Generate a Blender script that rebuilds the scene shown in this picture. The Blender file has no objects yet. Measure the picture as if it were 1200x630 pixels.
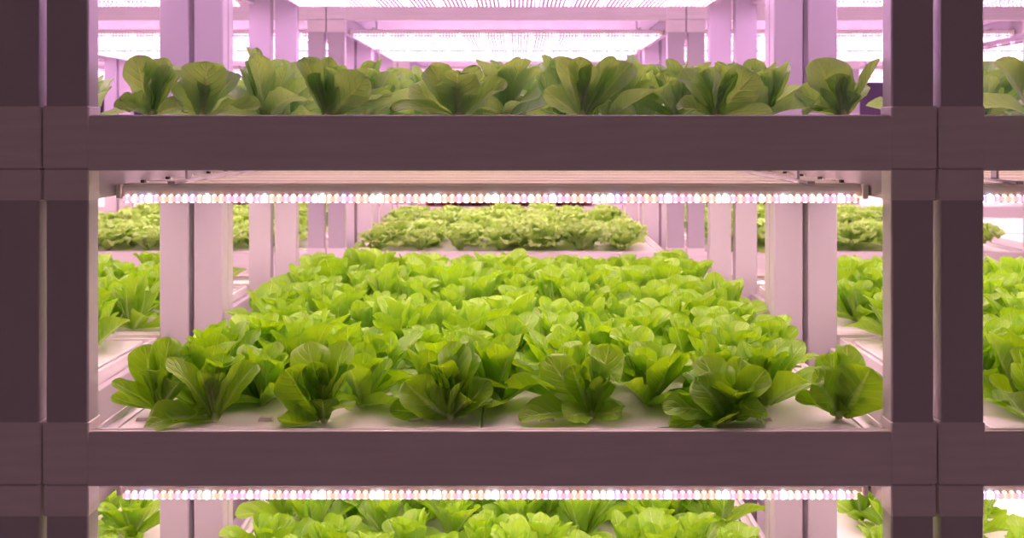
import bpy, math, random
from mathutils import Vector, Matrix
R = math.radians
scn = bpy.context.scene
COL = scn.collection

# ---------------------------------------------------------------- scale
# front plane of the near rack is y = 0, 600 photo pixels there are one metre
PX = 600.0
X0 = 574.0                      # photo x of the rack's centre line
DIST = 1.8                      # camera distance from the front plane
Z_MID = 1.0
CAMX = (606 - X0) / PX
CAMZ = Z_MID + (505 - 153.6) / PX
PITCH = 370 / PX
LEVELS = [Z_MID + (k - 1) * PITCH for k in range(5)]
LEVEL_NAME = ['bottom shelf', 'middle shelf', 'upper shelf', 'fourth shelf', 'top shelf']
BAY = 1.75

# ---------------------------------------------------------------- materials
def new_mat(name):
    m = bpy.data.materials.new(name); m.use_nodes = True
    nt = m.node_tree
    for n in list(nt.nodes): nt.nodes.remove(n)
    out = nt.nodes.new('ShaderNodeOutputMaterial')
    return m, nt, out

def N(nt, kind, **kw):
    n = nt.nodes.new(kind)
    for k, v in kw.items():
        if k in n.inputs.keys(): n.inputs[k].default_value = v
        else: setattr(n, k, v)
    return n

def painted(name, col, rough=0.4, spec=0.5, var=0.06, scale=6, bump=0.02, metallic=0.0, stretch=(1, 1, 1)):
    m, nt, out = new_mat(name)
    p = N(nt, 'ShaderNodeBsdfPrincipled')
    tc = N(nt, 'ShaderNodeTexCoord')
    mp = N(nt, 'ShaderNodeMapping'); mp.inputs['Scale'].default_value = stretch
    nz = N(nt, 'ShaderNodeTexNoise', Scale=scale, Detail=5.0)
    nt.links.new(tc.outputs['Object'], mp.inputs['Vector'])
    nt.links.new(mp.outputs[0], nz.inputs['Vector'])
    rp = N(nt, 'ShaderNodeValToRGB')
    rp.color_ramp.elements[0].position = .3; rp.color_ramp.elements[1].position = .7
    rp.color_ramp.elements[0].color = tuple(c * (1 - var) for c in col) + (1,)
    rp.color_ramp.elements[1].color = tuple(min(1, c * (1 + var)) for c in col) + (1,)
    nt.links.new(nz.outputs['Fac'], rp.inputs[0])
    nt.links.new(rp.outputs[0], p.inputs['Base Color'])
    p.inputs['Roughness'].default_value = rough
    p.inputs['Metallic'].default_value = metallic
    p.inputs['Specular IOR Level'].default_value = spec
    if bump:
        b = N(nt, 'ShaderNodeBump', Strength=bump, Distance=.01)
        nt.links.new(nz.outputs['Fac'], b.inputs['Height'])
        nt.links.new(b.outputs[0], p.inputs['Normal'])
    nt.links.new(p.outputs[0], out.inputs['Surface'])
    return m

def leaf_mat(name, deep, bright, rib, trans_col, trans=.28, rough=.42, veins=.6):
    """UV: u across the blade (0..1, rib at .5), v from base to tip"""
    m, nt, out = new_mat(name)
    L = nt.links.new
    uv = N(nt, 'ShaderNodeUVMap'); uv.uv_map = 'UVMap'
    sp = N(nt, 'ShaderNodeSeparateXYZ'); L(uv.outputs[0], sp.inputs[0])
    def M(op, a, b=None, c=None, clamp=False):
        n = N(nt, 'ShaderNodeMath', operation=op); n.use_clamp = clamp
        for i, q in enumerate((a, b, c)):
            if q is None: continue
            if hasattr(q, 'is_linked'): L(q, n.inputs[i])
            else: n.inputs[i].default_value = q
        return n.outputs[0]
    au = M('ABSOLUTE', M('MULTIPLY', M('SUBTRACT', sp.outputs[0], .5), 2))       # 0 rib .. 1 edge
    v = sp.outputs[1]
    # side veins sweep up and outwards
    ph = M('SUBTRACT', M('MULTIPLY', v, 46.0), M('MULTIPLY', au, 15.0))
    obj = N(nt, 'ShaderNodeTexCoord')
    nz = N(nt, 'ShaderNodeTexNoise', Scale=45.0, Detail=3.0); L(obj.outputs['Object'], nz.inputs['Vector'])
    ph = M('ADD', ph, M('MULTIPLY', nz.outputs['Fac'], 3.0))
    vein = M('POWER', M('MULTIPLY_ADD', M('SINE', ph), .5, .5), 7.0)
    vein = M('MULTIPLY', vein, M('SUBTRACT', 1.0, M('MULTIPLY', au, .75)))
    # midrib: broad and pale at the base, hairline at the tip
    wid = M('MULTIPLY_ADD', M('POWER', M('SUBTRACT', 1.0, v), 2.2), .42, .045)
    ribm = M('SUBTRACT', 1.0, M('DIVIDE', au, wid), clamp=True)
    ribm = M('POWER', ribm, .6)
    att = N(nt, 'ShaderNodeAttribute'); att.attribute_name = 'tone'
    oi = N(nt, 'ShaderNodeObjectInfo')
    nz2 = N(nt, 'ShaderNodeTexNoise', Scale=14.0, Detail=2.0); L(obj.outputs['Object'], nz2.inputs['Vector'])
    t = M('ADD', M('MULTIPLY', att.outputs['Fac'], .62), M('MULTIPLY', nz2.outputs['Fac'], .28))
    t = M('ADD', t, M('MULTIPLY', oi.outputs['Random'], .22), clamp=True)
    mx = N(nt, 'ShaderNodeMix', data_type='RGBA'); L(t, mx.inputs[0])
    mx.inputs[6].default_value = deep + (1,); mx.inputs[7].default_value = bright + (1,)
    m2 = N(nt, 'ShaderNodeMix', data_type='RGBA')
    L(M('MAXIMUM', M('MULTIPLY', vein, .34 * veins), M('MULTIPLY', ribm, .8)), m2.inputs[0])
    L(mx.outputs[2], m2.inputs[6]); m2.inputs[7].default_value = rib + (1,)
    p = N(nt, 'ShaderNodeBsdfPrincipled', Roughness=rough)
    p.inputs['Specular IOR Level'].default_value = .45
    L(m2.outputs[2], p.inputs['Base Color'])
    hb = M('ADD', M('MULTIPLY', vein, -.7), M('MULTIPLY', nz.outputs['Fac'], 1.6))
    hb = M('ADD', hb, M('MULTIPLY', ribm, -1.0))
    b = N(nt, 'ShaderNodeBump', Strength=.55, Distance=.003); L(hb, b.inputs['Height'])
    L(b.outputs[0], p.inputs['Normal'])
    tr = N(nt, 'ShaderNodeBsdfTranslucent'); L(b.outputs[0], tr.inputs['Normal'])
    m3 = N(nt, 'ShaderNodeMix', data_type='RGBA', blend_type='MULTIPLY'); m3.inputs[0].default_value = .55
    m3.inputs[6].default_value = trans_col + (1,); L(m2.outputs[2], m3.inputs[7])
    m4 = N(nt, 'ShaderNodeMix', data_type='RGBA'); m4.inputs[0].default_value = .55
    L(m3.outputs[2], m4.inputs[7]); m4.inputs[6].default_value = trans_col + (1,)
    L(m4.outputs[2], tr.inputs['Color'])
    ms = N(nt, 'ShaderNodeMixShader'); ms.inputs[0].default_value = trans
    L(p.outputs[0], ms.inputs[1]); L(tr.outputs[0], ms.inputs[2]); L(ms.outputs[0], out.inputs['Surface'])
    return m

def led_mat(name, white, strength, spotty=14.0, base=.22):
    """diffusing cover over a row of small white, amber, pink and blue diodes"""
    m, nt, out = new_mat(name); L = nt.links.new
    tc = N(nt, 'ShaderNodeTexCoord'); sp = N(nt, 'ShaderNodeSeparateXYZ'); L(tc.outputs['Object'], sp.inputs[0])
    def M(op, a, b=None, c=None):
        n = N(nt, 'ShaderNodeMath', operation=op)
        for i, q in enumerate((a, b, c)):
            if q is None: continue
            if hasattr(q, 'is_linked'): L(q, n.inputs[i])
            else: n.inputs[i].default_value = q
        return n.outputs[0]
    # diodes every 13 mm in rows; each tenth column is cool white, the others amber, pink or warm white
    gx = M('DIVIDE', M('ADD', sp.outputs[0], 3.0), .015); gy = M('DIVIDE', M('ADD', sp.outputs[1], 1.0), .026)
    cell = M('FLOOR', gx)
    dx = M('SUBTRACT', M('FRACT', gx), .5); dy = M('SUBTRACT', M('FRACT', gy), .5)
    r2 = M('ADD', M('MULTIPLY', dx, dx), M('MULTIPLY', M('MULTIPLY', dy, dy), .6))
    spot = M('EXPONENT', M('MULTIPLY', r2, -30.0))
    six = M('LESS_THAN', M('MODULO', cell, 8.0), .5)
    wn = N(nt, 'ShaderNodeTexWhiteNoise', noise_dimensions='1D'); L(cell, wn.inputs['W'])
    rp = N(nt, 'ShaderNodeValToRGB'); rp.color_ramp.interpolation = 'CONSTANT'
    es = rp.color_ramp.elements
    cols = [(0, (1.0, .62, .48)), (.36, (1.0, .88, .82)), (.55, (1.0, .52, .66)), (.80, (.70, .60, 1.15)), (.88, (1.0, .80, .70))]
    es[0].position = 0; es[0].color = cols[0][1] + (1,)
    es[1].position = cols[1][0]; es[1].color = cols[1][1] + (1,)
    for p_, c_ in cols[2:]:
        e = es.new(p_); e.color = c_ + (1,)
    L(wn.outputs['Value'], rp.inputs[0])
    mx = N(nt, 'ShaderNodeMix', data_type='RGBA'); L(six, mx.inputs[0])
    L(rp.outputs[0], mx.inputs[6]); mx.inputs[7].default_value = (1.2, 1.15, 1.3, 1)
    tint = N(nt, 'ShaderNodeMix', data_type='RGBA', blend_type='MULTIPLY'); tint.inputs[0].default_value = 1
    L(mx.outputs[2], tint.inputs[6]); tint.inputs[7].default_value = white + (1,)
    st = M('MULTIPLY', M('ADD', M('MULTIPLY', spot, spotty), M('MULTIPLY_ADD', six, 1.2, base)), strength)
    e = N(nt, 'ShaderNodeEmission'); L(tint.outputs[2], e.inputs['Color']); L(st, e.inputs['Strength'])
    L(e.outputs[0], out.inputs['Surface'])
    return m

M_METAL = painted('powder_coated_steel', (.50, .46, .49), rough=.28, spec=.5, var=.03, scale=3, bump=.01)
M_BEAM = painted('brushed_beam_coating', (.80, .75, .73), rough=.42, spec=.4, var=.05, scale=5, bump=.012, stretch=(1, 4, 12))
M_BOARD = painted('white_planting_board', (.86, .82, .82), rough=.32, spec=.5, var=.03, scale=9, bump=.02)
M_TRAY = painted('white_tray_plastic', (.80, .76, .77), rough=.25, spec=.5, var=.03, scale=9, bump=.01)
M_PLUG = painted('grey_rubber_tab', (.74, .69, .68), rough=.55, var=.08, scale=30)
M_HOLE = painted('dark_opening', (.03, .028, .028), rough=.7, var=.1, scale=30)
M_HOUSING = painted('lamp_housing', (.76, .75, .66), rough=.38, spec=.5, var=.03, scale=8, bump=.01, stretch=(1, 10, 10))
M_DARK = painted('black_plastic_clip', (.02, .02, .022), rough=.5, var=.1, scale=20)
M_FLOOR = painted('sealed_concrete', (.30, .28, .30), rough=.35, var=.15, scale=3, bump=.03)
M_WALL = painted('dark_plum_panel', (.10, .06, .13), rough=.6, var=.12, scale=2)
M_STEM = painted('pale_lettuce_core', (.62, .72, .34), rough=.45, var=.1, scale=40)
M_FOAM = painted('foam_collar', (.16, .15, .11), rough=.9, var=.3, scale=90, bump=.2)
M_LED_MID = led_mat('warm_grow_light_cover', (1.0, .87, .92), 1.5)
M_LED_UP = led_mat('lilac_grow_light_cover', (.82, .60, 1.0), 1.35)
# the diodes point down, so the cover's upright edge is the dimmer face
M_EDGE_MID = led_mat('warm_cover_edge', (1.0, .85, .90), .8, 1.5, 1.2)
M_EDGE_UP = led_mat('lilac_cover_edge', (.82, .60, 1.0), .8, 1.5, 1.2)
M_ROM = leaf_mat('romaine_leaf', (.11, .32, .006), (.41, .66, .075), (.68, .80, .38), (.56, .92, .01), rough=.34, trans=.35)
M_ROM_UP = leaf_mat('romaine_leaf_upper_light_tint', (.20, .42, .19), (.48, .74, .38), (.66, .72, .46), (.60, .90, .12), rough=.4, trans=.40)  # same romaine, the purple upper light put into a greyer leaf colour
M_CURL = leaf_mat('curly_lettuce_leaf', (.22, .46, .05), (.56, .78, .22), (.72, .78, .45), (.66, .90, .16), veins=.8)
M_RED = leaf_mat('red_lettuce_leaf', (.34, .06, .04), (.58, .20, .10), (.60, .40, .26), (.62, .14, .05), veins=.8)

# ---------------------------------------------------------------- mesh builder
class MB:
    def __init__(s): s.v = []; s.f = []; s.mi = []
    def box(s, x0, x1, y0, y1, z0, z1, c=0.0, mi=0):
        """box with chamfered edges (c) so that its corners catch light"""
        if c <= 0:
            b = len(s.v)
            s.v += [(x, y, z) for z in (z0, z1) for y in (y0, y1) for x in (x0, x1)]
            for q in ((0, 2, 3, 1), (4, 5, 7, 6), (0, 1, 5, 4), (2, 6, 7, 3), (0, 4, 6, 2), (1, 3, 7, 5)):
                s.f.append(tuple(b + i for i in q)); s.mi.append(mi)
            return
        b = len(s.v)
        X = (x0, x1); Y = (y0, y1); Z = (z0, z1); idx = {}
        for i in (0, 1):
            for j in (0, 1):
                for k in (0, 1):
                    sx, sy, sz = 1 - 2 * i, 1 - 2 * j, 1 - 2 * k
                    x, y, z = X[i], Y[j], Z[k]
                    idx[i, j, k, 0] = len(s.v); s.v.append((x, y + sy * c, z + sz * c))
                    idx[i, j, k, 1] = len(s.v); s.v.append((x + sx * c, y, z + sz * c))
                    idx[i, j, k, 2] = len(s.v); s.v.append((x + sx * c, y + sy * c, z))
        F = []
        F.append([idx[0, a, b_, 0] for a, b_ in ((0, 0), (0, 1), (1, 1), (1, 0))])
        F.append([idx[1, a, b_, 0] for a, b_ in ((0, 0), (1, 0), (1, 1), (0, 1))])
        F.append([idx[a, 0, b_, 1] for a, b_ in ((0, 0), (1, 0), (1, 1), (0, 1))])
        F.append([idx[a, 1, b_, 1] for a, b_ in ((0, 0), (0, 1), (1, 1), (1, 0))])
        F.append([idx[a, b_, 0, 2] for a, b_ in ((0, 0), (0, 1), (1, 1), (1, 0))])
        F.append([idx[a, b_, 1, 2] for a, b_ in ((0, 0), (1, 0), (1, 1), (0, 1))])
        for a in (0, 1):
            for b_ in (0, 1):
                F.append([idx[a, b_, 0, 0], idx[a, b_, 1, 0], idx[a, b_, 1, 1], idx[a, b_, 0, 1]])
                F.append([idx[a, 0, b_, 0], idx[a, 1, b_, 0], idx[a, 1, b_, 2], idx[a, 0, b_, 2]])
                F.append([idx[0, a, b_, 1], idx[1, a, b_, 1], idx[1, a, b_, 2], idx[0, a, b_, 2]])
                for k in (0, 1):
                    F.append([idx[a, b_, k, 0], idx[a, b_, k, 1], idx[a, b_, k, 2]])
        cx, cy, cz = (x0 + x1) / 2, (y0 + y1) / 2, (z0 + z1) / 2
        for q in F:
            p = [Vector(s.v[i]) for i in q]
            n = (p[1] - p[0]).cross(p[2] - p[0]); m = sum(p, Vector()) / len(p)
            if n.dot(m - Vector((cx, cy, cz))) < 0: q = q[::-1]
            s.f.append(tuple(q)); s.mi.append(mi)
    def rings(s, rows, closed_ends=True, mi=0):
        b = len(s.v); n = len(rows[0])
        for r in rows: s.v += [tuple(p) for p in r]
        for i in range(len(rows) - 1):
            for j in range(n):
                k = (j + 1) % n
                s.f.append((b + i * n + j, b + i * n + k, b + (i + 1) * n + k, b + (i + 1) * n + j)); s.mi.append(mi)
        if closed_ends:
            s.f.append(tuple(b + j for j in range(n))[::-1]); s.mi.append(mi)
            s.f.append(tuple(b + (len(rows) - 1) * n + j for j in range(n))); s.mi.append(mi)
    def lathe(s, prof, n=14, cx=0, cy=0, cz=0, ex=1, ey=1, mi=0):
        s.rings([[(cx + r * ex * math.cos(a), cy + r * ey * math.sin(a), cz + z)
                  for a in (2 * math.pi * i / n for i in range(n))] for r, z in prof], mi=mi)
    def mesh(s, name, mats, smooth=False):
        me = bpy.data.meshes.new(name); me.from_pydata(s.v, [], s.f)
        for m in (mats if isinstance(mats, (list, tuple)) else [mats]): me.materials.append(m)
        me.polygons.foreach_set('material_index', s.mi)
        if smooth: me.polygons.foreach_set('use_smooth', [True] * len(me.polygons))
        me.update(); return me

def link(name, me, parent=None, loc=(0, 0, 0), rz=0):
    o = bpy.data.objects.new(name, me); COL.objects.link(o)
    o.location = loc; o.rotation_euler = (0, 0, rz)
    if parent: o.parent = parent
    return o
def tag(o, label=None, cat=None, group=None, kind=None):
    if label: o['label'] = label
    if cat: o['category'] = cat
    if group: o['group'] = group
    if kind: o['kind'] = kind
    return o
def copy_tree(o, parent=None):
    c = o.copy(); COL.objects.link(c); c.parent = parent
    for ch in list(o.children): copy_tree(ch, c)
    return c

# ---------------------------------------------------------------- the grow rack
P_IN, P_OUT = .785, .867          # an upright's inner and outer side from the bay's centre
PD = .045                         # upright depth
UNIT = .879                       # one rack unit to the next (depth)
BH = .108                         # beam height
RIM = .004
TOP = LEVELS[4] + .15

post = MB(); 
# open steel channel: a web with two lips and a shallow centre groove on the face
w = P_OUT - P_IN
post.box(0, w, 0, .006, 0, TOP, .0025)
post.box(0, .005, .004, PD, 0, TOP, .001); post.box(w - .005, w, .004, PD, 0, TOP, .001)
post.box(.004, w * .3, PD - .005, PD, 0, TOP, .001); post.box(w * .7, w - .004, PD - .005, PD, 0, TOP, .001)
POST = post.mesh('post', M_METAL)

def beam_mesh():
    b = MB(); x = P_IN
    b.box(-x, x, 0, .012, -BH, -.004, .0015)               # face
    b.box(-x, x, .010, .016, -.010, .001, .0015)            # raised lip along the top
    b.box(-x, x, .001, .012, -.0045, -.0005, .001)          # ledge that catches light
    b.box(-x, x, .004, .035, -BH, -BH + .008, .001)         # bottom return flange
    return b.mesh('front_beam', M_BEAM)
BEAM = beam_mesh()
def sleeve_mesh(s):
    b = MB(); a, c = P_IN - .002, P_OUT + .006
    if s < 0: a, c = -c, -a
    b.box(a, c, -.002, .052, -.1035, .018, .0025)
    b.box(a + .001, c - .001, -.0005, .050, -.168, -.105, .0025)
    return b.mesh('corner_bracket', M_BEAM)
SLEEVE = {s: sleeve_mesh(s) for s in (-1, 1)}
def side_beam(s, y0, y1):
    b = MB(); a, c = P_IN + .002, P_IN + .024
    if s < 0: a, c = -c, -a
    b.box(a, c, y0, y1, -.166, -.030, .002)
    return b.mesh('side_beam', M_METAL)
SIDE = {s: side_beam(s, .053, UNIT - .060) for s in (-1, 1)}

def rack_unit(x, y, first, label, n_levels=5, group=None):
    """one free-standing rack unit: four uprights, and at each level two side beams, front beam, corner brackets"""
    r = link('grow_rack', None, loc=(x, y, 0)); tag(r, label, 'rack', group)
    L = UNIT - .010
    for sx in (-1, 1):
        for yy in (0, L - PD):
            p = link('post', POST, r, (sx * P_IN if sx > 0 else -P_OUT, yy, 0))
    for k, z in enumerate(LEVELS[:n_levels]):
        link('front_beam', BEAM, r, (0, 0, z))
        b = link('back_beam', BEAM, r, (0, L, z), math.pi)
        for s in (-1, 1):
            if first: link('corner_bracket', SLEEVE[s], r, (0, 0, z))
            link('side_beam', SIDE[s], r, (0, 0, z))
    return r

# ---------------------------------------------------------------- lights below each shelf
NB = 5
def bar_meshes():
    h = MB(); x0, x1 = -.770, .772; W = .052
    h.box(x0, x1, -W / 2, W / 2, -.0143, .010, .002)
    for q in (-.016, 0, .016): h.box(x0, x1, q - .003, q + .003, .009, .013, .0008)     # cooling ribs
    hm = h.mesh('light_bar', M_HOUSING)
    l = MB()
    n = 6; rows = []
    sec = [(-.0265, .002), (-.030, -.0005), (-.031, -.003), (-.031, -.0115), (-.028, -.0135), (.080, -.0135), (.083, -.0115), (.083, -.009), (.076, -.005), (.0265, .002)]  # wide rear flange is added, its glow brightens bar tops and tray underside
    l.rings([[(xx, a, b_) for a, b_ in sec] for xx in (-.766, .760)])
    lm = {}
    for key, mt in (('mid', (M_LED_MID, M_EDGE_MID)), ('up', (M_LED_UP, M_EDGE_UP))):
        l.mi = [1 if i in (1, 2, 8) else 0 for i in range(len(l.f))]
        lm[key] = l.mesh('light_cover', mt)
    caps = []
    for a_, b_ in ((-.779, -.769), (.771, .783)):
        c = MB(); c.box(a_, b_, -.034, .034, -.018, .012, .002); caps.append(c.mesh('end_cap', M_HOUSING))
    k = MB(); k.box(-.004, .004, .034, .046, .002, .018, .001)
    return hm, lm, caps, k.mesh('cable_clip', M_DARK)
BAR_H, BAR_L, BAR_C, BAR_K = bar_meshes()
fr = MB()
fr.box(-.008, .008, .10, .76, .0135, .020, .001)
for yy in (.2, .65): fr.box(-.003, .003, yy - .012, yy + .012, .018, .0685, .001)
FRAME = fr.mesh('hanging_rail', M_METAL)

def light_array(x, y, zl, tone, label, group=None):
    z = zl - .1537
    r = link('grow_light', None, loc=(x, y, z)); tag(r, label, 'light', group)
    for sx in (-1, 1): link('hanging_rail', FRAME, r, (sx * .66, 0, 0))
    for i in range(NB):
        yy = .146 + i * .140
        b = link('light_bar', BAR_H, r, (0, yy, 0))
        link('light_cover', BAR_L[tone], b, (0, 0, -.0125))
        for cp in BAR_C: link('end_cap', cp, b)
        for sx in (-.752, .752): link('cable_clip', BAR_K, b, (sx, 0, 0))
    return r

# ---------------------------------------------------------------- trays, planting boards
def tray_mesh():
    b = MB(); x = .782; y0, y1 = .017, .815
    b.box(-x, x, y0, y1, -.085, -.075, .002)
    b.box(-x, x, y0, y0 + .006, -.085, .0, .0015); b.box(-x, x, y1 - .006, y1, -.085, .0, .0015)
    b.box(-x, -x + .006, y0, y1, -.085, .0, .0015); b.box(x - .006, x, y0, y1, -.085, .0, .0015)
    b.box(-x + .004, -x + .03, y0, y1, -.016, -.011, .001); b.box(x - .03, x - .004, y0, y1, -.016, -.011, .001)
    return b.mesh('growing_tray', M_TRAY)
TRAY = tray_mesh()
def board_mesh(s):
    b = MB(); a, c = (-.745, -.020) if s < 0 else (-.018, .745)
    b.box(a, c, .024, .808, -.022, -.007, .003)
    # shallow pressed channels between plant rows
    return b.mesh('planting_board', M_BOARD)
BOARD = {s: board_mesh(s) for s in (-1, 1)}
tb = MB(); tb.rings([[(sx * (.0155 - .004 * k), -.004 + .0 * k + (0 if yy < 0 else .012), 0 + .0075 * k) for sx, yy in ((-1, -1), (1, -1), (1, 1), (-1, 1))] for k in (0, .6, 1)])
TAB = tb.mesh('plug_tab', M_PLUG)
hl = MB(); hl.lathe([(.032, -.001), (.032, .0012), (.028, .0016)], 20, ey=.24)
HOLE = hl.mesh('drain_opening', M_HOLE)

BAY_NAME = {0: 'centre bay', -1: 'left bay', 1: 'right bay', -2: 'far left bay', 2: 'far right bay'}
RACKS = [('near', 0.0, (-1, 0, 1)), ('second', 2.678, (-2, -1, 0, 1, 2)), ('rearmost', 5.36, (-2, -1, 0, 1, 2))]
board_for = {}
for rname, ry, bays in RACKS:
    for bx in bays:
        for u in (0, 1):
            y = ry + u * (UNIT - .004)
            where = ('front' if u == 0 else 'back')
            rack_unit(bx * BAY, y, u == 0,
                      'pale steel grow rack, %s half, %s, %s row' % (where, BAY_NAME[bx], rname),
                      group='grow racks')
            for k, z in enumerate(LEVELS):
                if rname == 'near' or k >= 1:
                    t = link('growing_tray', TRAY, None, (bx * BAY, y, z))
                    tag(t, 'white tray, %s, %s half, %s, %s rack row' % (LEVEL_NAME[k], where, BAY_NAME[bx], rname), 'tray', 'growing trays')
                    if k < 4:
                        for s in (-1, 1):
                            bd = link('planting_board', BOARD[s], None, (bx * BAY, y, z))
                            tag(bd, 'white planting board, %s part, %s %s, %s half, %s row' % ('left' if s < 0 else 'right', BAY_NAME[bx], LEVEL_NAME[k], where, rname), 'board', 'planting boards')
                            if rname == 'near' and u == 0 and bx == 0 and k in (1, 2):
                                xs = (-.712, -.462, -.155) if s < 0 else (.115, .405, .56)
                                for xx in xs:
                                    link('plug_tab', TAB, bd, (xx, .088, -.007))
                                if s < 0: link('drain_opening', HOLE, bd, (-.373, .034, -.006))
                                else: link('drain_opening', HOLE, bd, (.36, .034, -.006))
                if k >= 1:
                    tone = 'up' if k >= 3 else 'mid'
                    light_array(bx * BAY, y, z, tone,
                                'grow light bars under %s, %s half, %s, %s row' % (LEVEL_NAME[k], where, BAY_NAME[bx], rname),
                                'grow lights under the shelves')

# ---------------------------------------------------------------- lettuce
PROF_ROM = [(0, .34), (.1, .44), (.22, .60), (.36, .79), (.5, .92), (.62, 1.0), (.74, .99), (.84, .88), (.91, .71), (.96, .49), (.985, .30), (1, .08)]
PROF_FRONT = [(0, .22), (.1, .26), (.22, .44), (.36, .72), (.5, .93), (.62, 1.0), (.74, .98), (.84, .86), (.91, .69), (.96, .47), (.985, .29), (1, .08)]
PROF_CURL = [(0, .2), (.15, .35), (.35, .7), (.6, 1.0), (.8, 1.0), (.92, .8), (1, .4)]
def interp(tab, t):
    for (a, p), (b, q) in zip(tab, tab[1:]):
        if t <= b:
            k = (t - a) / (b - a); k = k * k * (3 - 2 * k) if False else k
            return p + (q - p) * k
    return tab[-1][1]

class Plant:
    def __init__(s): s.v = []; s.f = []; s.uv = []; s.tone = []
    def leaf(s, base, tip, n, W, bend=30, cup=.6, wave=.075, fold=0, tone=.5, rng=random, nu=9, nv=13, prof=PROF_ROM, frill=0, side=0, curl_tip=0):
        """blade from base to tip; n = the way its inner face looks; bend arches it away from n (deg); cup lifts its
        edges towards n; side bends it sideways; curl_tip folds the last third over, away from n"""
        base = Vector(base); tip = Vector(tip); ch = tip - base; Lc = ch.length; d = ch.normalized()
        n = Vector(n); n = (n - d * n.dot(d))
        if n.length < 1e-3: n = Vector((0, 0, 1)) - d * d.z
        n.normalize(); wd = d.cross(n).normalized()
        th = R(bend); ang0 = th * .5
        pts = []; p = Vector((0, 0, 0)); tan = []
        ts = [1 - (1 - j / nv) ** 1.35 for j in range(nv + 1)]
        for j in range(nv + 1):
            t = ts[j]
            a = ang0 - th * t - R(curl_tip) * max(0, (t - .62) / .38) ** 1.3
            sa = R(side) * (.5 - t)
            tg = (d * math.cos(a) + n * math.sin(a)).normalized()
            tg = (tg * math.cos(sa) + wd * math.sin(sa)).normalized()
            tan.append(tg); pts.append(p.copy()); p = p + tg * ((ts[j + 1] if j < nv else 1) - t)
        # scale so that the un-curled blade spans the chord
        span = max(.4, (pts[-1]).length) if not curl_tip else 1.0
        k = Lc / span
        b0 = len(s.v)
        ph1, ph2, ph3 = rng.uniform(0, 6.3), rng.uniform(0, 6.3), rng.uniform(0, 6.3)
        fq = rng.uniform(1.2, 2.2)
        for j in range(nv + 1):
            t = te = ts[j]
            hw = W * .5 * interp(prof, te)
            tg = tan[j]; nn = (n - tg * n.dot(tg)).normalized(); ww = tg.cross(nn).normalized()
            c = pts[j] * k + base
            cf = cup * (.35 + .65 * math.sin(math.pi * min(1, t * 1.05)))
            for i in range(nu):
                u = i / (nu - 1) * 2 - 1
                a = abs(u)
                if cf > 1e-3:
                    A = cf * 2.1
                    xw = math.sin(A * a) / A * (1 if u > 0 else -1)
                    zw = (1 - math.cos(A * a)) / A
                else: xw, zw = u, 0
                fz = fold * a * .6
                q = c + ww * (hw * xw) + nn * (hw * (zw + fz))
                e = a ** 1.6
                wv = wave * W * e * (math.sin(fq * 6.3 * t + (ph1 if u > 0 else ph2)) + .5 * math.sin(fq * 13 * t + ph3 + u))
                wv += .012 * W * math.sin(9 * t + 5 * u + ph2)
                if frill:
                    wv += frill * W * (a ** 2.5) * math.sin(27 * t + 3 * u + ph1) + frill * .6 * W * a * math.sin(17 * t + 6 * u + ph3)
                    wv += frill * .6 * W * math.sin(11 * u + 7 * t + ph2) * t
                q = q + nn * wv
                # slight serration of the outline
                q = q + ww * ((1 if u > 0 else -1) * .012 * W * a ** 4 * math.sin(23 * t + ph2))
                # the mid rib sits proud on the back of the blade
                if a < .01: q = q - nn * (.05 * W * (1 - t) * .5)
                s.v.append(tuple(q)); s.uv.append((i / (nu - 1), t)); s.tone.append(tone)
        for j in range(nv):
            for i in range(nu - 1):
                a = b0 + j * nu + i
                s.f.append((a, a + 1, a + nu + 1, a + nu))
    def lift(s, floor=.0008):
        s.v = [(x, y, z if z > floor + .004 else floor + .004 * math.exp((z - floor - .004) / .02)) for x, y, z in s.v]
    def mesh(s, name, mat):
        s.lift()
        me = bpy.data.meshes.new(name); me.from_pydata(s.v, [], s.f); me.materials.append(mat)
        uvl = me.uv_layers.new(name='UVMap')
        for lp in me.loops: uvl.data[lp.index].uv = s.uv[lp.vertex_index]
        at = me.attributes.new('tone', 'FLOAT', 'POINT'); at.data.foreach_set('value', s.tone)
        me.polygons.foreach_set('use_smooth', [True] * len(me.polygons)); me.update()
        return me

def generic_leaves(P, rng, n=15, size=1.0, skip=0, spread=1.0, nu=9, nv=12, curly=False):
    az = rng.uniform(0, 360)
    for i in range(n):
        f = (i + .5) / n                     # 0 outer .. 1 inner
        az += 137.5 + rng.uniform(-18, 18)
        if i < skip: continue
        el = (42 + 42 * f ** .7 if i > 4 else rng.uniform(2, 34)) + rng.uniform(-12, 12)
        el = max(3, el)
        L = (.134 - .030 * f) * size * rng.uniform(.84, 1.14)
        if f > .8: L *= .8
        W = L * rng.uniform(.42, .56) * (1.1 if f < .5 else 1)
        e = R(el); a = R(az)
        d = Vector((math.cos(a) * math.cos(e) * spread, math.sin(a) * math.cos(e) * spread, math.sin(e)))
        nrm = Vector((-math.cos(a) * math.sin(e), -math.sin(a) * math.sin(e), math.cos(e)))
        tw = rng.uniform(-25, 25)
        nrm = Matrix.Rotation(R(tw), 3, d) @ nrm
        r0 = .007 * (1 - f)
        b = Vector((math.cos(a) * r0, math.sin(a) * r0, .004 + .006 * f))
        P.leaf(b, b + d * L, nrm, W, bend=rng.uniform(-20, 28) * (1.2 - .6 * f) + (15 if i < 5 else 0), cup=rng.uniform(.35, .95), wave=rng.uniform(.02, .06),
               tone=min(1, .25 + .6 * f + rng.uniform(-.15, .15)), rng=rng, nu=nu, nv=nv, side=rng.uniform(-22, 22),
               prof=PROF_ROM, curl_tip=rng.choice([0, 0, 0, 0, 15, 50]) if f < .7 else 0)

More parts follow.
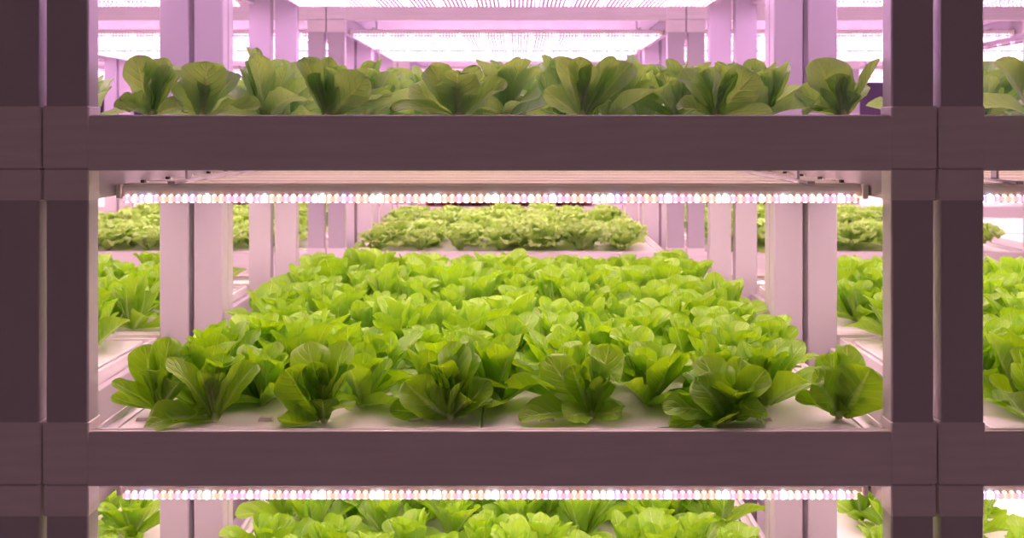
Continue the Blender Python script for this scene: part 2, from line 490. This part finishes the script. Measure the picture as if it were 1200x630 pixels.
def curly_leaves(P, rng, n=16, size=1.25, frill=.085):
    az = rng.uniform(0, 360)
    for i in range(n):
        f = (i + .5) / n
        az += 137.5 + rng.uniform(-15, 15)
        el = 8 + 72 * f ** .8 + rng.uniform(-10, 10); L = (.122 - .035 * f) * size * rng.uniform(.9, 1.1); W = L * rng.uniform(.8, .95)
        e = R(el); a = R(az)
        d = Vector((math.cos(a) * math.cos(e), math.sin(a) * math.cos(e), math.sin(e)))
        nrm = Vector((-math.cos(a) * math.sin(e), -math.sin(a) * math.sin(e), math.cos(e)))
        b = Vector((0, 0, .004))
        P.leaf(b, b + d * L, nrm, W, bend=rng.uniform(20, 60), cup=.3, wave=.05, tone=min(1, .2 + .7 * f + rng.uniform(-.2, .2)),
               rng=rng, nu=11, nv=10, prof=PROF_CURL, frill=frill)

stm = MB(); stm.lathe([(.006, -.006), (.007, .0), (.008, .005), (.008, .012), (.004, .02)], 12)
STEM = stm.mesh('stem', M_STEM, True)
ROMS = []
for q in range(12):
    rng = random.Random(100 + q); P = Plant()
    generic_leaves(P, rng, n=rng.choice([21, 23, 25]), size=rng.uniform(.95, 1.12))
    ROMS.append(P.mesh('romaine_foliage', M_ROM))
CURLS = []
for q in range(6):
    rng = random.Random(300 + q); P = Plant(); curly_leaves(P, rng); CURLS.append(P.mesh('curly_foliage', M_CURL))
REDS = []
for q in range(3):
    rng = random.Random(400 + q); P = Plant(); curly_leaves(P, rng, n=15, size=1.55); REDS.append(P.mesh('red_foliage', M_RED))

def nrm(az, up=0.0):
    """az 0 looks at the aisle (-y), 90 to the right, 180 away from the aisle"""
    a = R(az); return Vector((math.sin(a), -math.cos(a), up))

def front_plant(x, y, z, label, leaves, seed, inner=6, group=None, inner_size=.92):
    """leaves: (dx, dz, dy) of the tip in photo pixels from the plant's base, inner-face direction, width px, options"""
    rng = random.Random(seed); P = Plant()
    for lf in leaves:
        (dx, dz, dy), na, up, W = lf[:4]; kw = dict(lf[4]) if len(lf) > 4 else {}
        b = Vector((dx * .06, dy * .06, 0)) / PX + Vector((0, 0, .006))
        off = kw.pop('off', (0, 0, 0)); b += Vector(off) / PX
        kw.setdefault('tone', rng.uniform(.2, .7)); kw.setdefault('prof', PROF_FRONT)
        P.leaf(b, Vector((dx, dy, dz)) / PX, nrm(na, up), W / PX, rng=rng, nu=11, nv=16, **kw)
    generic_leaves(P, rng, n=18, skip=18 - max(2, inner - (3 if z > LEVELS[1] + .3 else 1)), size=inner_size, nu=9, nv=12)
    r = link('romaine_lettuce', None, loc=(x, y, z)); tag(r, label, 'lettuce', group)
    link('foliage', P.mesh('foliage', M_ROM_UP if z > LEVELS[1] + .3 else M_ROM), r); link('stem', STEM, r)
    return r

S1 = PX / DIST
def at_front(px, depth_y):
    """X of a point seen at photo x px and standing depth_y behind the front plane"""
    s = DIST / (DIST + depth_y)
    return CAMX + (px - 606) / (s * PX)

BZ = -.007
Lz = LEVELS[1] + BZ
# ---- first row of the middle shelf, one by one
front_plant(at_front(187, 0.145), 0.145, Lz, 'tall lettuce at the left end of the middle shelf, two low leaves reaching left', [
    ((-22, 84, 8), 0, .3, 50, dict(bend=25, cup=.7)), ((8, 92, 14), 10, .2, 52, dict(bend=35, cup=.8)),
    ((-58, 40, -6), 30, 1.2, 26, dict(bend=20, cup=.7, tone=.15)), ((-66, 18, 10), 0, 1, 24, dict(bend=-30, cup=.9, tone=.35)),
    ((40, 82, 5), -60, .4, 46, dict(bend=60, cup=.5, curl_tip=40)), ((-8, 60, -22), 180, .3, 40, dict(bend=35, cup=.6)),
    ((34, 44, -22), 200, .6, 40, dict(bend=30)), ((20, 60, 34), 0, .5, 50, {})], 1, group='lettuces along the front of the middle shelf')
front_plant(at_front(252, 0.085), 0.085, Lz, 'lettuce with one pale leaf flat on the tray, front left of middle shelf', [
    ((-58, 78, -6), 60, .6, 34, dict(bend=30, cup=.5, tone=.6)), ((-12, 66, -20), 170, .2, 32, dict(bend=10, cup=.8)),
    ((12, 62, -16), -150, .2, 26, dict(bend=15, cup=.9)), ((36, 78, 4), -60, .3, 44, dict(bend=20, cup=.9)),
    ((46, 66, 20), -20, .3, 46, dict(bend=30, cup=.6)), ((-78, 3, -34), 0, 1.6, 44, dict(bend=42, cup=.2, fold=.3, tone=.75, curl_tip=20)),
    ((4, 78, 22), 0, .2, 42, dict(bend=30)), ((-34, 50, 22), 30, .5, 40, dict(bend=30))], 2, group='lettuces along the front of the middle shelf')
front_plant(at_front(380, 0.080), 0.080, Lz, 'full lettuce with broad left leaf, third from left, front of middle shelf', [
    ((-46, 66, -8), 8, .35, 64, dict(bend=20, cup=.6, tone=.25)), ((-14, 74, -2), 15, .2, 46, dict(bend=20, cup=.9, tone=.1)),
    ((18, 76, 0), -40, .2, 40, dict(bend=15, cup=1.1)), ((38, 70, -6), -70, .3, 38, dict(bend=25, cup=.8, tone=.15)),
    ((40, 20, -20), -110, .8, 30, dict(bend=70, cup=.5)), ((-26, 92, 26), 10, .2, 56, dict(bend=45, cup=.5, tone=.7)),
    ((22, 92, 28), -10, .2, 50, dict(bend=40)), ((-50, 14, -28), 160, .8, 52, dict(bend=-35, cup=.5, tone=.05)),
    ((4, 34, -26), 180, .2, 44, dict(bend=-20, cup=.6, tone=.1))], 3, group='lettuces along the front of the middle shelf')
front_plant(at_front(528, 0.095), 0.095, Lz, 'lettuce with large rounded left leaf and folded pale leaf, centre of middle shelf front', [
    ((-54, 52, -12), 10, .5, 58, dict(bend=25, cup=.55, tone=.45, side=-25)), ((-12, 80, -16), 175, .1, 40, dict(bend=60, cup=.5, curl_tip=50, tone=.4)),
    ((48, 50, -4), -20, .3, 40, dict(bend=30, cup=.6, side=20)), ((-74, 14, -8), 0, 1, 36, dict(bend=20, cup=.6, tone=.05)),
    ((24, 34, -26), 170, .4, 34, dict(bend=20, cup=.8, tone=0)), ((-28, 66, 18), 10, .3, 52, dict(bend=30)),
    ((26, 80, 20), -20, .2, 50, dict(bend=40)), ((62, 24, 4), -50, .9, 36, dict(bend=35, tone=.05)), ((6, 90, 30), 0, .1, 50, dict(bend=55))], 4,
    group='lettuces along the front of the middle shelf')
front_plant(at_front(694, 0.105), 0.105, Lz, 'lettuce with a dark cupped upright leaf and leaves sprawled on the tray', [
    ((-26, 66, -6), 0, .1, 54, dict(bend=-15, cup=1.0, tone=.0)), ((-56, 72, 22), 0, .3, 50, dict(bend=30, cup=.3, tone=.8)),
    ((-2, 76, 6), 20, .1, 46, dict(bend=25, cup=.6, tone=.7)), ((22, 58, 0), -70, .2, 36, dict(bend=15, cup=.9, tone=.3)),
    ((-92, 6, -22), 0, 1.5, 40, dict(bend=35, cup=.5, tone=.7, fold=.2)), ((-38, 12, -40), 0, 1.3, 40, dict(bend=40, cup=.3, tone=.6)),
    ((34, 12, -30), -20, 1.2, 30, dict(bend=50, cup=.3, tone=.4)), ((24, 84, 30), 0, .2, 54, dict(bend=35, tone=.6))], 5, inner=4,
    group='lettuces along the front of the middle shelf')
front_plant(at_front(852, 0.075), 0.075, Lz, 'sprawling dark lettuce with drooping leaves over the tray edge, right of centre', [
    ((-42, 56, -4), 20, .2, 56, dict(bend=75, cup=.4, tone=.1)), ((6, 46, -30), 180, .2, 62, dict(bend=60, cup=.5, tone=.0)),
    ((-82, 20, -14), 10, 1.3, 42, dict(bend=60, cup=.3, tone=.1)), ((-76, 4, -26), 0, 1.5, 30, dict(bend=20, cup=.6, tone=.7)),
    ((46, 66, -4), -30, .3, 48, dict(bend=35, cup=.7, tone=.05)), ((34, 14, -30), 180, .9, 50, dict(bend=55, cup=.2, tone=.0)),
    ((-20, 8, -38), 180, 1.0, 54, dict(bend=40, cup=.2, tone=.0)), ((-26, 76, 24), 10, .2, 56, dict(bend=50, cup=.5, tone=.6)),
    ((22, 74, 20), 0, .3, 46, dict(bend=45, tone=.6)), ((50, 12, 6), -20, 1.2, 34, dict(bend=50, tone=.1))], 6, inner=4,
    group='lettuces along the front of the middle shelf')
front_plant(at_front(983, 0.105), 0.105, Lz, 'lettuce with two broad fanned leaves beside the right upright, middle shelf', [
    ((-34, 64, -10), 20, .25, 58, dict(bend=20, cup=.45, tone=.65, side=-15)), ((34, 66, -12), -14, .2, 74, dict(bend=22, cup=.4, tone=.25, side=12)),
    ((-56, 26, -4), 30, .9, 26, dict(bend=30, cup=.7, tone=.1)), ((56, 40, 6), -60, .5, 36, dict(bend=30, cup=.6, tone=.15)),
    ((-6, 74, 22), 0, .2, 56, dict(bend=55, cup=.4, tone=.6)), ((20, 84, 30), 0, .2, 50, dict(bend=40)),
    ((10, 14, -14), 180, .3, 34, dict(bend=-10, cup=.6, tone=.2))], 7, inner=5, group='lettuces along the front of the middle shelf')

# ---- first row of the upper shelf
Uz = LEVELS[2] + BZ
UG = 'lettuces along the front of the upper shelf'
front_plant(at_front(178, .07), .07, Uz, 'lettuce at the left end of the upper shelf with a low leaf folded in front', [
    ((-20, 78, 0), 190, .1, 50, dict(bend=15, cup=.5, tone=.2)), ((18, 66, 4), 200, .2, 34, dict(bend=15, cup=.9, tone=.1)),
    ((4, 76, 22), 10, .2, 40, dict(bend=20, tone=.6)), ((-26, 22, -24), 180, .9, 34, dict(bend=70, cup=.4, tone=.1)),
    ((44, 12, -20), 190, .8, 34, dict(bend=60, cup=.5, tone=.1)), ((-34, 14, -30), 0, 1.2, 40, dict(bend=30, cup=.6, tone=.5)),
    ((32, 60, 14), -30, .2, 40, dict(bend=20, tone=.6))], 21, inner=4, group=UG)
front_plant(at_front(238, .07), .07, Uz, 'lettuce with one large rounded leaf facing the aisle, left part of upper shelf', [
    ((8, 70, -6), 8, .2, 66, dict(bend=15, cup=.65, tone=.45)), ((-28, 50, 6), 10, .3, 42, dict(bend=20, cup=.5, tone=.9)),
    ((74, 14, -10), -20, 1.2, 34, dict(bend=20, cup=.8, tone=.5)), ((40, 56, 16), -20, .3, 44, dict(bend=40, cup=.5, tone=.4)),
    ((-10, 60, 20), 0, .2, 46, dict(bend=30))], 22, inner=5, group=UG)
front_plant(at_front(384, .07), .07, Uz, 'lettuce with a tall leaf left and a broad leaf leaning right, upper shelf', [
    ((-28, 76, -4), 20, .15, 46, dict(bend=15, cup=1.0, tone=.3)), ((52, 50, -10), -12, .25, 56, dict(bend=15, cup=.5, tone=.5)),
    ((-4, 62, 8), 0, .2, 44, dict(bend=25, cup=.5, tone=.4)), ((78, 32, 4), 170, .3, 30, dict(bend=20, cup=.7, tone=.0)),
    ((-6, 78, 24), 180, .1, 34, dict(bend=10, tone=.2)), ((20, 62, 26), 0, .2, 50, dict(bend=30)), ((48, 8, -10), 0, 1.3, 24, dict(bend=25, tone=.2)),
    ((-14, 56, -12), 200, .1, 34, dict(bend=10, cup=.8, tone=.3))], 23, inner=4, group=UG)
front_plant(at_front(538, .07), .07, Uz, 'lettuce whose centre leaf folds over at the top, middle of upper shelf', [
    ((-36, 66, 4), 15, .15, 46, dict(bend=20, cup=.5, tone=.3)), ((-2, 62, -8), 0, .1, 58, dict(bend=20, cup=.35, tone=.5, curl_tip=-95)),
    ((58, 46, -4), -30, .4, 38, dict(bend=15, cup=.9, tone=.4)), ((-80, 12, -14), 0, 1.2, 24, dict(bend=40, cup=.4, tone=.1)),
    ((22, 66, 4), 200, .1, 34, dict(bend=25, tone=.1)), ((-62, 40, 16), 0, .3, 36, dict(bend=30, tone=.1)),
    ((34, 30, 14), 190, .5, 34, dict(bend=20, tone=.0)), ((0, 60, 26), 0, .1, 50, dict(bend=30))], 24, inner=3, group=UG)
front_plant(at_front(682, .07), .07, Uz, 'tall dark upright lettuce, right of centre on the upper shelf', [
    ((-24, 76, 0), 160, .1, 34, dict(bend=15, cup=.5, tone=.0)), ((-4, 76, -6), 0, .05, 44, dict(bend=-8, cup=.95, tone=.0)),
    ((10, 66, -14), 190, .1, 30, dict(bend=5, cup=.8, tone=.1)), ((40, 76, 0), 195, .2, 34, dict(bend=5, cup=.8, tone=.2)),
    ((62, 70, 16), -10, .2, 44, dict(bend=12, cup=.7, tone=.6)), ((30, 30, 20), -20, .5, 40, dict(bend=30, tone=.6)),
    ((-46, 36, 14), 180, .4, 36, dict(bend=30, tone=.1))], 25, inner=4, group=UG)
front_plant(at_front(838, .07), .07, Uz, 'lettuce with a cupped left leaf and broad leaf leaning right, upper shelf', [
    ((4, 66, -4), 30, .1, 52, dict(bend=30, cup=1.0, tone=.4, side=-30)), ((48, 56, -10), -10, .2, 54, dict(bend=12, cup=.45, tone=.55, side=-10)),
    ((-34, 62, 20), 10, .2, 44, dict(bend=20, tone=.8)), ((66, 8, -16), 170, .9, 24, dict(bend=20, tone=.0)),
    ((-8, 62, 14), 0, .1, 46, dict(bend=25, tone=.3)), ((-48, 16, 0), 10, 1, 30, dict(bend=40, tone=.3))], 26, inner=4, group=UG)
front_plant(at_front(988, .07), .07, Uz, 'lettuce with a narrow leaf rising to the right post, upper shelf', [
    ((-30, 74, 10), 8, .15, 66, dict(bend=20, cup=.5, tone=.45)), ((-8, 56, -6), 170, .2, 40, dict(bend=15, cup=.4, tone=.0)),
    ((-46, 14, -24), 190, .8, 40, dict(bend=90, cup=.3, tone=.1)), ((42, 74, -4), 215, .4, 24, dict(bend=-10, cup=.9, tone=.2)),
    ((-54, 34, 14), 0, .4, 38, dict(bend=30, tone=.7)), ((14, 30, -10), 190, .3, 30, dict(bend=60, tone=.1)), ((26, 44, 20), -20, .3, 40, dict(bend=25, tone=.8))],
    27, inner=3, group=UG)

# ---- the rest of the crop in staggered rows
ORD = ['', 'first', 'second', 'third', 'fourth', 'fifth', 'sixth', 'seventh', 'eighth', 'ninth', 'tenth', 'eleventh', 'twelfth', 'thirteenth', 'fourteenth']
rng = random.Random(7)
ROW_Y = [.07 + .116 * i for i in range(7)] + [.945 + .116 * i for i in range(7)]
def row_xs(r, sparse=False):
    if r == 1 and sparse: return [-.505, -.255, .028, .265, .40, .57]
    if r == 1: return [-.62, -.50, -.268, -.13, .02, .185, .335, .48, .60]
    return [-.65 + .2 * i + (.0 if r % 2 == 0 else .1) for i in range(7) if -.65 + .2 * i + (.0 if r % 2 == 0 else .1) < .67]
def romaine(x, y, z, label, group, parts=False, size=1.0):
    me = rng.choice(ROMS_UP if z > LEVELS[1] + .3 else ROMS)
    if parts:
        r = link('romaine_lettuce', None, loc=(x, y, z), rz=rng.uniform(0, 6.28))
        link('foliage', me, r); link('stem', STEM, r)
    else:
        r = link('romaine_lettuce', me, loc=(x, y, z), rz=rng.uniform(0, 6.28))
    sc = size * rng.uniform(.9, 1.1); r.scale = (sc, sc, sc * rng.uniform(.95, 1.1))
    tag(r, label, 'lettuce', group); return r
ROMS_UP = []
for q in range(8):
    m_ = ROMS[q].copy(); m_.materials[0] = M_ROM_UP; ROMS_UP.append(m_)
def crop(bx, level, rows, size=1.0, xlim=None):
    lv = LEVEL_NAME[level]
    for r in rows:
        xs = row_xs(r, level == 2)
        if xlim: xs = [x for x in xs if xlim[0] <= x <= xlim[1]]
        for c, x in enumerate(xs):
            lab = 'romaine lettuce, %s from left, %s row back, %s, %s' % (ORD[c + 1], ORD[r + 1], lv, BAY_NAME[bx])
            romaine(bx * BAY + x + rng.uniform(-.018, .018), ROW_Y[r] + rng.uniform(-.015, .015), LEVELS[level] + BZ, lab,
                    'romaine lettuces on the %s' % lv, parts=(r < 3 and bx == 0), size=size)
crop(0, 1, range(1, 14), 1.05)
crop(0, 2, range(1, 9), .92)
crop(0, 0, range(3, 14), 1.05)
crop(-1, 1, range(0, 14), 1.05, (.1, .8)); crop(1, 1, range(0, 14), 1.05, (-.8, -.02))
crop(-1, 2, range(0, 6), .9, (.2, .8)); crop(1, 2, range(0, 6), .9, (-.8, -.2))
crop(-1, 0, range(3, 9), 1.0, (.2, .8)); crop(1, 0, range(3, 9), 1.0, (-.8, -.2))

def far_crop(ry, bays, level, meshes, name, kind, rows, cols, rack):
    for bx in bays:
        for r in rows:
            y = ry + (.10 + .165 * r if r < 4 else .985 + .165 * (r - 4))
            for c in range(cols):
                x = bx * BAY - .60 + 1.20 * c / (cols - 1) + (.03 if r % 2 else -.03)
                o = link(name, rng.choice(meshes), loc=(x, y, LEVELS[level] + BZ), rz=rng.uniform(0, 6.28))
                sc = rng.uniform(.78, 1.12); o.scale = (sc, sc, sc)
                tag(o, '%s, %s from left, %s row back, %s, %s rack row' % (kind, ORD[c + 1], ORD[r + 1], BAY_NAME[bx], rack),
                    'lettuce', '%s in the %s rack row' % (kind, rack))
far_crop(2.678, (-1, 0, 1), 1, CURLS, 'curly_lettuce', 'curly lettuce', range(8), 7, 'second')
far_crop(5.36, (-1, 0, 1), 1, REDS, 'red_lettuce', 'red lettuce', range(3), 11, 'rearmost')

# ---------------------------------------------------------------- the room
g = MB(); g.box(-7, 7, -7.5, 8.0, -.05, 0); f = link('floor', g.mesh('floor', M_FLOOR)); tag(f, kind='structure')
g = MB(); g.box(-7, 7, 8.0, 8.1, 0, 3.6); f = link('wall_back', g.mesh('wall_back', M_WALL)); tag(f, kind='structure')

wd = bpy.data.worlds.new('room_light'); scn.world = wd; wd.use_nodes = True
bg = wd.node_tree.nodes['Background']; bg.inputs[0].default_value = (.62, .375, .425, 1); bg.inputs[1].default_value = .14

# ---------------------------------------------------------------- camera
cam = bpy.data.cameras.new('camera'); co = bpy.data.objects.new('camera', cam); COL.objects.link(co)
co.location = (CAMX, -DIST, CAMZ); co.rotation_euler = (R(90), 0, 0)
cam.sensor_width = 36; cam.sensor_fit = 'HORIZONTAL'; cam.lens = 36 * (PX * DIST) / 1200
cam.shift_x = -6 / 1200; cam.shift_y = (153.6 - 315) / 1200; cam.clip_start = .05
cam.dof.use_dof = True; cam.dof.focus_distance = DIST + .08; cam.dof.aperture_fstop = 5.6
scn.camera = co
scn.view_settings.view_transform = 'Standard'; scn.view_settings.look = 'None'
scn.view_settings.gamma = 1; scn.view_settings.use_curve_mapping = False; scn.view_settings.exposure = .45
scn.cycles.use_denoising = True
scn.cycles.max_bounces = 8; scn.cycles.diffuse_bounces = 5; scn.cycles.glossy_bounces = 3; scn.cycles.transmission_bounces = 6
